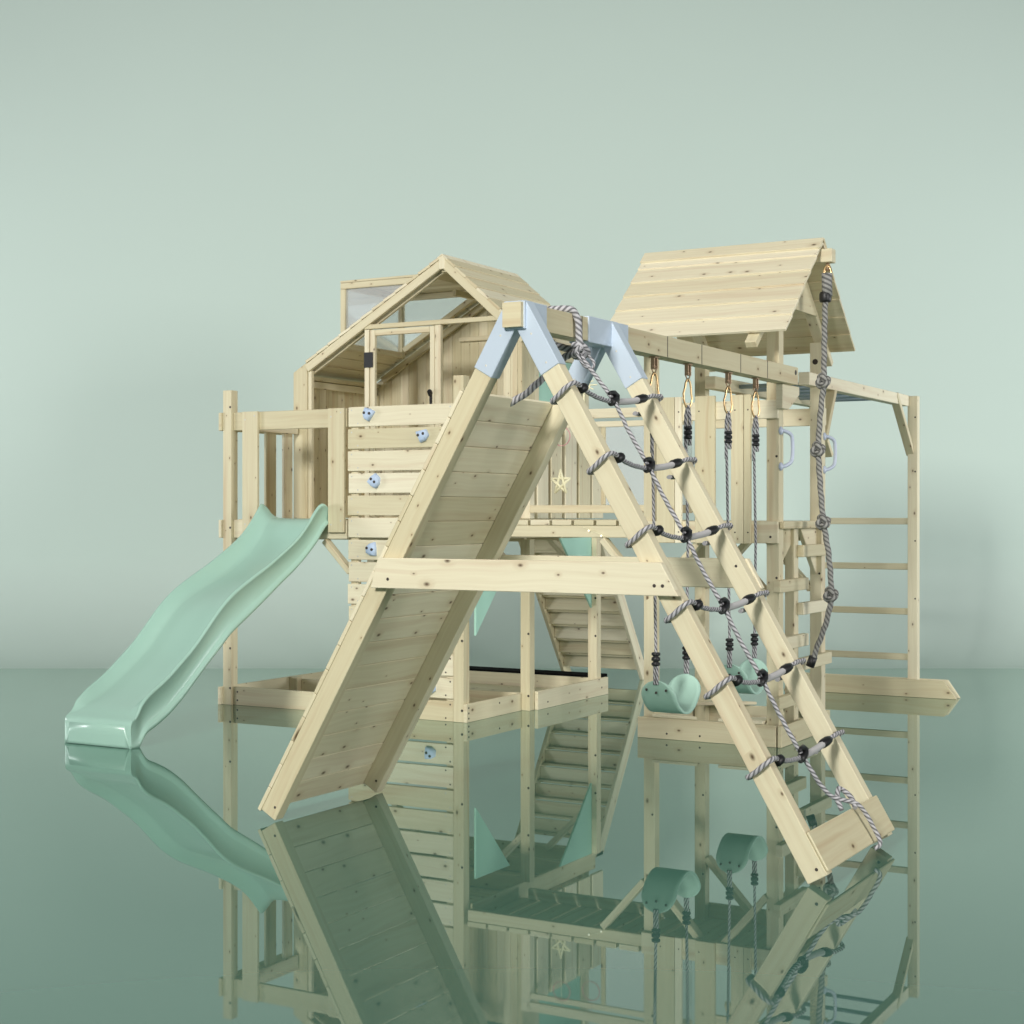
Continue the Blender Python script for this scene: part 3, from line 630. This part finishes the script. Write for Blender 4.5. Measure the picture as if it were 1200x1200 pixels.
# ------------------------------------------------------------------ swings
def make_swing():
    yc = -1.93; r = thing('swing', (AX, yc, 0), 'mint belt swing hanging farther from the roofed tower, fully in view beside the front leg', 'swing', 'mint belt swings under the beam')
    # belt: path in (y,z) with a rounded-ended strip
    path = []
    for i in range(-24, 25):
        t = i/24; a = t*1.30; y = .205*math.sin(a)/math.sin(1.3)*1.04; z = .455+.205*(1-math.cos(a))*1.32
        path.append((y, z))
    ln = [0]
    for a, b in zip(path, path[1:]): ln.append(ln[-1]+math.hypot(b[0]-a[0], b[1]-a[1]))
    T = ln[-1]; m = MB(); hw = .105; th = .012; K = 8
    for j, (y, z) in enumerate(path):
        e = min(ln[j], T-ln[j]); wv = hw*math.sqrt(max(0., 1-(1-min(e, hw)/hw)**2)) if e < hw else hw
        wv = max(wv, .012)
        a = path[max(j-1, 0)]; b = path[min(j+1, len(path)-1)]; t = Vector((b[0]-a[0], b[1]-a[1])).normalized(); nn = Vector((-t.y, t.x))
        for side in (1, -1):
            for k in range(K+1):
                x = -wv+2*wv*k/K; q = Vector((y, z))+nn*th/2*side
                m.v.append(Vector((AX+x, yc+q.x, q.y)))
    row = 2*(K+1)
    for j in range(len(path)-1):
        o = j*row
        for k in range(K):
            m.face([o+k, o+k+1, o+row+k+1, o+row+k], [(0, 0)]*4, 0, .5, True)
            m.face([o+K+1+k, o+row+K+1+k, o+row+K+2+k, o+K+2+k], [(0, 0)]*4, 0, .5, True)
        m.face([o, o+row, o+row+K+1, o+K+1], [(0, 0)]*4, 0, .5); m.face([o+K, o+2*K+1, o+row+2*K+1, o+row+K], [(0, 0)]*4, 0, .5)
    for o in (0, (len(path)-1)*row): m.face([o+k for k in range(K+1)]+[o+K+1+k for k in range(K, -1, -1)], [(0, 0)]*(2*K+2), 0, .5)
    for sy in (-1, 1):
        for x, z in ((-.06, .60), (0, .585), (.06, .60)):
            m.ball((AX+x, yc+sy*.215, z), .008, 1, 8, 5)
    m.build('seat', [MINTR, BOLT], r, 0)
    for sy in (-1, 1):
        y = yc+sy*.24; y2 = yc+sy*.218; st = sy*.012
        h = MB(); h.box(AX-.02, AX+.02, y-.03, y+.03, 2.462, 2.469, 1)
        for q in (-.02, .02): h.box(AX-.012, AX+.012, y+q-.003, y+q+.003, 2.40, 2.462, 1)
        h.cyl((AX, y-.03, 2.415), (AX, y+.03, 2.415), .007, 8, 1); h.tube([(AX+.0, y, 2.42), (AX+.014, y, 2.40), (AX, y, 2.365), (AX-.014, y, 2.40)], .005, 8, 1, closed=True)
        h.tube([(AX+.015*math.sin(a)*(1.2 if math.cos(a) < 0 else .85), y+.021*math.sin(a)*(1.2 if math.cos(a) < 0 else .85), 2.295+.085*math.cos(a)) for a in [2*math.pi*i/16 for i in range(16)]], .0065, 8, 0, closed=True)
        h.build('carabiner', [BRASS, COPPER], r, .001)
        m = MB(); lo = .66
        m.tube(resample([(AX, y, 2.225), (AX+.008, y+.008, 2.16), (AX+.008, y+.008, 1.99)], .02), .0105, 8, 0, 3, 18); m.tube(resample([(AX, y, 2.225), (AX-.01, y-.008, 2.16), (AX-.01, y-.008, 1.93)], .02), .0105, 8, 0, 3, 18)
        m.tube(resample([(AX-.008, y-.006, 1.95), (AX, y, 1.4), (AX, y2, .80)], .02), .0085, 8, 0, 3, 18)
        m.tube(resample([(AX+.008, y2, .80), (AX+.008, y2, lo-.03)], .02), .0085, 8, 0, 3, 18); m.tube(resample([(AX-.008, y2, .80), (AX-.008, y2, lo-.03)], .02), .0085, 8, 0, 3, 18)
        m.build('rope', ROPES, r, 0)
        for zs, yy in (((2.09, 2.065, 2.04), y), ((.80, .775, .75), y2)):
            k = MB(); z0, z1 = zs[0]+.013, zs[2]-.013
            k.tube([(AX, yy, z0), (AX, yy, z0-.004), (AX, yy, z0-.016), (AX, yy, z0-.020), (AX, yy, z0-.026), (AX, yy, z0-.030), (AX, yy, z0-.046), (AX, yy, z0-.050), (AX, yy, z0-.056), (AX, yy, z0-.060), (AX, yy, z1+.004), (AX, yy, z1)], [.018, .025, .025, .017, .017, .025, .025, .017, .017, .025, .025, .018], 12)
            k.build('rope_adjuster', BLACK, r, 0)
    return r
sw = make_swing()
def dup(root, dloc):
    n = root.copy(); COL.objects.link(n); n.location = root.location+Vector(dloc)
    for ch in list(root.children):
        c = ch.copy(); COL.objects.link(c); c.parent = n
        for g in list(ch.children):
            d = g.copy(); COL.objects.link(d); d.parent = c
    return n
sw2 = dup(sw, (0, 1.118, 0)); sw2['label'] = 'mint belt swing nearer the roofed tower, partly behind the rope net'

# ------------------------------------------------------------------ bridge
def bridge():
    r = thing('bridge', (.8, .45, 1.4), 'short plank bridge with clear railing panel between house platform and roofed tower', 'bridge')
    m = MB(); x = .035
    while x < 1.48: m.box(x, x+.158, .0, .86, 1.502, 1.542); x += .181
    m.build('deck', WOOD, r)
    MB().box(.035, 1.495, .004, .05, 1.415, 1.500).build('deck_beam', WOOD, r); MB().box(.11, 1.495, .82, .86, 1.415, 1.500).build('deck_beam', WOOD, r)
    MB().box(.105, 1.505, .855, .885, 1.592, 1.655).build('rail', WOOD, r)
    MB().box(.105, 1.505, .855, .885, 2.335, 2.41).build('rail', WOOD, r); MB().box(.105, 1.505, .862, .884, 2.265, 2.31).build('rail', WOOD, r)
    MB().box(.74, .775, .856, .884, 1.657, 2.263).build('panel_post', WOOD, r)
    MB().box(.777, 1.503, .868, .874, 1.657, 2.263).build('pane', GLASS, r, 0)
bridge()

# ------------------------------------------------------------------ roofed lookout tower
def tower():
    r = thing('lookout_tower', (2.0, .45, 0), 'tall wooden tower with steep plank gable roof, slatted railing and side climbing rungs', 'play tower')
    W2 = [WOOD, BOLT]
    for x0, x1, y0, y1, zt in ((1.50, 1.585, 0, .085, 2.86), (2.42, 2.51, 0, .09, 2.86), (1.513, 1.60, .9, .985, 2.80), (2.424, 2.514, .9, .985, 2.84)):
        m = MB().box(x0, x1, y0, y1, 0, zt)
        for z in (.55, 1.15, 1.98): m.screw((x1-.018, y0, z), (0, -1, 0), .009)
        if y0 > .5 and x0 > 2: m.screw((x0+.04, y0, 2.7), (0, -1, 0), .022)
        m.build('post', W2, r)
    # deck, railing
    m = MB(); x = 1.50
    while x < 2.5: m.box(x, min(x+.12, 2.545), .03, .985, 1.50, 1.535); x += .124
    m.box(2.515, 2.548, -.0, .98, 1.485, 1.533); m.build('deck', WOOD, r)
    for y0, y1 in ((-.032, -.002), (.987, 1.015)):
        m = MB().box(1.495, 2.512, y0, y1, 1.386, 1.536); m.screw((2.46, y0, 1.43), (0, -1, 0), .009); m.build('deck_rim', W2, r)
        MB().box(1.60 if y0 < 0 else 1.495, 2.512, y0, y1, 2.237, 2.365).build('rail', WOOD, r)
    for x0, x1 in ((1.626, 1.762), (1.765, 1.815), (1.918, 2.065), (2.184, 2.275), (2.278, 2.327)):
        m = MB().box(x0, x1, -.06, -.034, 1.383, 2.405)
        for z in (1.46, 2.3): m.screw((x0+.03, -.06, z), (0, -1, 0), .006)
        m.build('slat', W2, r)
    for xa, xb in ((1.585, 1.93), (1.50, 1.17), (2.42, 2.10)):
        m = MB().beam((xa, .03, 1.03), (xb, .03, 1.40), .045, .085, (0, 1, 0)); m.build('knee_brace', WOOD, r)
    for xa, xb in ((1.60, 1.95), (2.424, 2.08)):
        MB().beam((xa, .94, 1.03), (xb, .94, 1.40), .045, .085, (0, 1, 0)).build('knee_brace', WOOD, r)
    MB().prism([(.55, 1.485), (.92, 1.485), (.92, 1.12)], 'x', 2.44, 2.475).build('knee_brace', WOOD, r)
    MB().prism([(.52, 1.485), (.09, 1.485), (.09, 1.2)], 'x', 2.44, 2.475).build('knee_brace', WOOD, r)
    # block that carries the swing beam
    m = MB().prism([(-.07, 2.468), (-.07, 2.30), (.06, 2.30), (.27, 2.41), (.27, 2.468)], 'x', 2.512, 2.562); m.build('beam_block', WOOD, r)
    # climbing rungs and middle post on the right side
    MB().box(2.43, 2.50, .34, .43, 0, 1.485).build('middle_post', WOOD, r)
    for y0, y1, z in ((.39, .93, 1.325), (-.09, .50, 1.095), (.39, .95, .92), (-.05, .50, .70), (.39, 1.02, .53), (-.10, .45, .305)):
        MB().box(2.502, 2.552, y0, y1, z-.042, z+.042).build('rung', WOOD, r)
    # grab handles
    for y in (.02, .955):
        h = MB(); x = 2.512
        h.tube(spline([(x+.004, y, 2.155), (x+.025, y+.02, 2.152), (x+.055, y+.055, 2.13), (x+.062, y+.07, 2.085), (x+.062, y+.07, 1.985), (x+.055, y+.055, 1.94), (x+.025, y+.02, 1.913), (x+.004, y, 1.91)], 5), .013, 10)
        for z in (2.155, 1.91): h.ball((x+.004, y, z), .027, 0, 10, 6, (.6, 1, 1.1))
        h.build('grab_handle', HANDLE, r, 0)
    # ground box with corner seats
    for a in ((1.474, 2.506, -.05, -.02, 0, .146), (1.474, 1.498, -.018, 1.0, 0, .14), (2.516, 2.546, -.05, 1.0, 0, .146), (1.5, 2.51, .99, 1.02, 0, .14)):
        m = MB().box(*a)
        if a[3] == -.02:
            for x in (1.7, 1.95): m.screw((x, -.05, .04), (0, -1, 0), .008)
        m.build('ground_board', W2, r)
    for pts in ([(1.585, -.045), (1.93, -.045), (1.585, .27)], [(2.41, -.045), (2.08, -.045), (2.41, .27)], [(1.60, 1.0), (1.98, 1.0), (1.60, .72)], [(2.42, 1.0), (2.06, 1.0), (2.42, .72)]):
        MB().prism(pts, 'z', .149, .172).build('corner_seat', WOOD, r)
    # roof
    YR, ZR, YF, YB, ZE, X0, X1 = .40, 3.47, -.36, 1.13, 2.78, 1.335, 2.69
    n = 6
    for nm, ye in (('roof', YF), ('roof', YB)):
        m = MB(); sg = -1 if ye < YR else 1; Ls = math.hypot(ye-YR, ZE-ZR); ny = sg*(ZR-ZE)/Ls; nz = abs(ye-YR)/Ls
        for k in range(n):
            P = []
            for i in range(8):
                t = (k+(1.01 if i >> 1 & 1 else .0))/n; o = .02 if i >> 2 & 1 else 0
                o += .010 if i >> 1 & 1 else 0; P.append((X1 if i & 1 else X0, YR+(ye-YR)*t+ny*o, ZR+(ZE-ZR)*t+nz*o))
            m.hexa(P, 0)
            if sg < 0:
                for x in (1.45, 2.58): m.screw((x, YR+(ye-YR)*(k+.5)/n+ny*.02, ZR+(ZE-ZR)*(k+.5)/n+nz*.02), (0, ny, nz), .005)
        m.build(nm, W2, r, .002)
    m = MB()
    for ye in (YF, YB):
        sg = -1 if ye < YR else 1; Ls = math.hypot(ye-YR, ZE-ZR); ny = sg*(ZR-ZE)/Ls; nz = abs(ye-YR)/Ls; dy = (ye-YR)/Ls; dz = (ZE-ZR)/Ls
        P = []
        for i in range(8):
            t = .095 if i >> 1 & 1 else -.02; o = .022+(.02 if i >> 2 & 1 else 0)
            P.append((X1+.004 if i & 1 else X0-.004, YR+dy*t+ny*o, ZR+dz*t+nz*o))
        m.hexa(P, 0)
    m.build('ridge_cap', WOOD, r, .002)
    MB().box(1.40, 2.765, YR-.045, YR+.045, ZR-.135, ZR-.04).build('ridge_beam', WOOD, r)
    for x in (1.53, 2.46):
        for ye in (YF-.02, YB+.05):
            sg = -1 if ye < YR else 1; f = lambda t: Vector((x, YR+(ye-YR)*t, ZR-.055+(ZE-ZR)*t))
            MB().beam(f(.06), f(1.03), .05, .08, (1, 0, 0)).build('rafter', WOOD, r)
        zz = 3.02; hw = (ZR-zz)/(ZR-ZE)*.74
        MB().prism([(YR-hw+.05, zz), (YR+hw-.05, zz), (YR+.05, ZR-.09), (YR-.05, ZR-.09)], 'x', x+.027, x+.047, (1, 0)).build('gable_board', WOOD, r)
tower()

def knotted_rope():
    r = thing('knotted_rope', (2.72, .38, 3.2), 'dark grey knotted climbing rope hanging from the tower roof ridge', 'rope')
    P = [(2.716, 3.23), (2.71, 3.055), (2.704, 2.788), (2.698, 2.509), (2.673, 2.254), (2.661, 2.034), (2.673, 1.808), (2.698, 1.529), (2.735, 1.303), (2.753, 1.025), (2.716, .828), (2.655, .665), (2.618, .556)]
    m = MB(); rope(m, [(x, .38, z) for x, z in P], .0195, 8); m.build('rope', ROPEK, r, 0)
    for x, z in (P[3], P[5], P[7], P[9]):
        k = MB()
        loop = []
        for i in range(26):
            t = i/26*2*math.pi; loop.append(Vector((x+(.027+.012*math.cos(3*t))*math.cos(2*t), .38-.012+.026*math.sin(3*t), z+(.027+.012*math.cos(3*t))*math.sin(2*t)*1.15)))
        k.tube(resample(spline(loop, 4, True), .010), .0175, 9, 0, 3, 8, caps=True)
        k.build('knot', ROPEK, r, 0)
    k = MB(); k.tube([(2.722, .38, 3.26), (2.72, .38, 3.1)], .036, 12, 0, 3, 8); k.build('eye_splice', ROPEK, r, 0)
    k = MB(); k.tube([(2.711, .38, 3.13), (2.711, .38, 3.115), (2.711, .38, 3.075), (2.711, .38, 3.06)], [.036, .042, .042, .036], 12); k.build('splice_sleeve', BLACK, r, 0)
    k = MB().cyl((2.625, .38, .59), (2.60, .38, .52), .03, 12); k.build('end_cap', BLACK, r, 0)
    k = MB(); k.cyl((2.722, .40, 3.335), (2.722, .40, 3.28), .012, 8, 1)
    k.tube([(2.722+.026*math.sin(a), .395, 3.285+.06*math.cos(a)-.03) for a in [2*math.pi*i/16 for i in range(16)]], .0085, 8, 0, closed=True)
    k.tube([(2.722, .395+.016*math.sin(a), 3.235+.035*math.cos(a)-.02) for a in [2*math.pi*i/12 for i in range(12)]], .008, 8, 0, closed=True)
    k.build('carabiner', [BRASS, COPPER], r, 0)
knotted_rope()

# ------------------------------------------------------------------ monkey bars
def monkey():
    r = thing('monkey_bars', (2.1, 2.1, 0), 'wooden monkey bars with grey-blue bars reaching from the tower to a tall ladder end', 'monkey bars')
    for x0, x1 in ((1.615, 1.70), (2.474, 2.56)):
        m = MB().box(x0, x1, 3.355, 3.43, 0, 2.605)
        for z in (.85, 1.35, 1.95, 2.42): m.screw((x1-.02, 3.355, z), (0, -1, 0), .008)
        m.build('post', [WOOD, BOLT], r)
    for x0, x1 in ((1.68, 1.762), (2.405, 2.49)):
        MB().box(x0, x1, .70, 3.352, 2.517, 2.61).build('side_beam', WOOD, r)
    for y in (1.2, 1.55, 1.9, 2.25, 2.6, 2.95): MB().cyl((1.70, y, 2.565), (2.47, y, 2.565), .017, 12).build('bar', TUBE, r, 0)
    for z in (1.52, 1.125, .735, .34): MB().box(1.702, 2.472, 3.375, 3.41, z-.028, z+.028).build('rung', WOOD, r)
    m = MB().prism([(1.36, .0), (2.905, .0), (2.80, .152), (1.46, .152)], 'y', 3.318, 3.352); m.build('ground_beam', WOOD, r)
    m = MB().prism([(1.36, .0), (2.905, .0), (2.80, .152), (1.46, .152)], 'y', 3.434, 3.468); m.build('ground_beam', WOOD, r)
    for x in (1.72, 2.45):
        MB().beam((x+.01, 2.98, 2.60), (x+.045, 3.385, 2.10), .045, .07, (1, 0, 0)).build('knee_brace', WOOD, r)
        MB().beam((x, 1.36, 2.56), (x+.045, .97, 2.13), .045, .07, (1, 0, 0)).build('knee_brace', WOOD, r)
monkey()

# ------------------------------------------------------------------ stairs at the back
def stairs():
    r = thing('stairs', (-.5, 3.0, 0), 'steep wooden plank stairs leaning against the back of the house platform', 'stairs')
    y = lambda z: 3.56-z*.675
    for x in (-.955, -.125):
        P = []
        MB().prism([(y(0)-.10, 0), (y(0)+.05, 0), (y(1.5)+.05, 1.5), (y(1.5)-.10, 1.5)], 'x', x, x+.035, (-.56, .83)).build('stringer', WOOD, r)
    for k in range(9):
        z = .226+.1435*k
        MB().box(-.918, -.127, y(z)-.045, y(z)+.10, z-.011, z+.011).build('tread', WOOD, r)
        MB().box(-.918, -.127, y(z)+.012, y(z)+.03, z-.1435+.013, z-.013).build('riser', WOOD, r)
    MB().box(-.955, -.09, 2.215, 2.6, 1.46, 1.50).build('landing', WOOD, r)
stairs()

# ------------------------------------------------------------------ small ornaments on the bridge
def ornaments():
    cx, cy, cz, R = .40, .83, 1.835, .088
    m = MB(); pts = [Vector((cx+R*math.sin(2*math.pi*i/5), cy, cz+R*1.15*math.cos(2*math.pi*i/5))) for i in range(5)]
    for i in range(5): m.tube([pts[i]+Vector((0, .004*(i-2), 0)), pts[(i+2) % 5]+Vector((0, .004*(i-2), 0))], .0105, 6)
    m.cyl((cx, cy, cz+R*1.15), (cx, cy+.015, 2.33), .0015, 5)
    s = m.build('star_ornament', PALEW, None, 0); s['label'] = 'small pale straw star hanging above the bridge deck'; s['category'] = 'ornament'
    m = MB(); c = Vector((.585, .87, 2.60))
    m.tube([c+Vector((.05*math.cos(a), 0, .05*math.sin(a))) for a in [2*math.pi*i/20 for i in range(20)]], .008, 6, closed=True)
    for i in range(16):
        a = 2*math.pi*i/16; l = .115 if i % 2 == 0 else .09
        m.cyl(c+Vector((.05*math.cos(a), 0, .05*math.sin(a))), c+Vector((l*math.cos(a), 0, l*math.sin(a))), .005, 6)
    m.box(c.x-.006, c.x+.006, c.y-.005, c.y+.005, 2.41, 2.552)
    s = m.build('sun_ornament', PALEW, None, 0); s['label'] = 'small straw sun ornament with rays on the bridge railing'; s['category'] = 'ornament'
    for k, (x, z, lb) in enumerate(((.40, 2.20, 'thin pink hoop ornament on the bridge railing, above the star'), (.66, 2.16, 'thin pink hoop ornament on the bridge railing, right of the star'))):
        m = MB(); m.tube([Vector((x+.075*math.cos(a), .845, z+.075*math.sin(a))) for a in [2*math.pi*i/24 for i in range(24)]], .004, 6, closed=True); m.cyl((x, .845, z+.075), (x, .85, 2.33), .0015, 5)
        s = m.build('hoop_ornament', PINK, None, 0); s['label'] = lb; s['category'] = 'ornament'; s['group'] = 'pink hoops on the bridge'
    r = thing('string_lights', (.8, -.01, 1.46), 'tiny warm white string lights at the end of the bridge edge beam', 'string lights')
    m = MB(); pts = [(1.02+.05*i, -.006, 1.49-.018*i) for i in range(5)]; m.tube(spline(pts, 4), .0015, 5); m.build('wire', PALEW, r, 0)
    for p in pts[1::2]: MB().ball((p[0], p[1]-.008, p[2]-.008), .008, 0, 8, 5).build('bulb', BULB, r, 0)
ornaments()
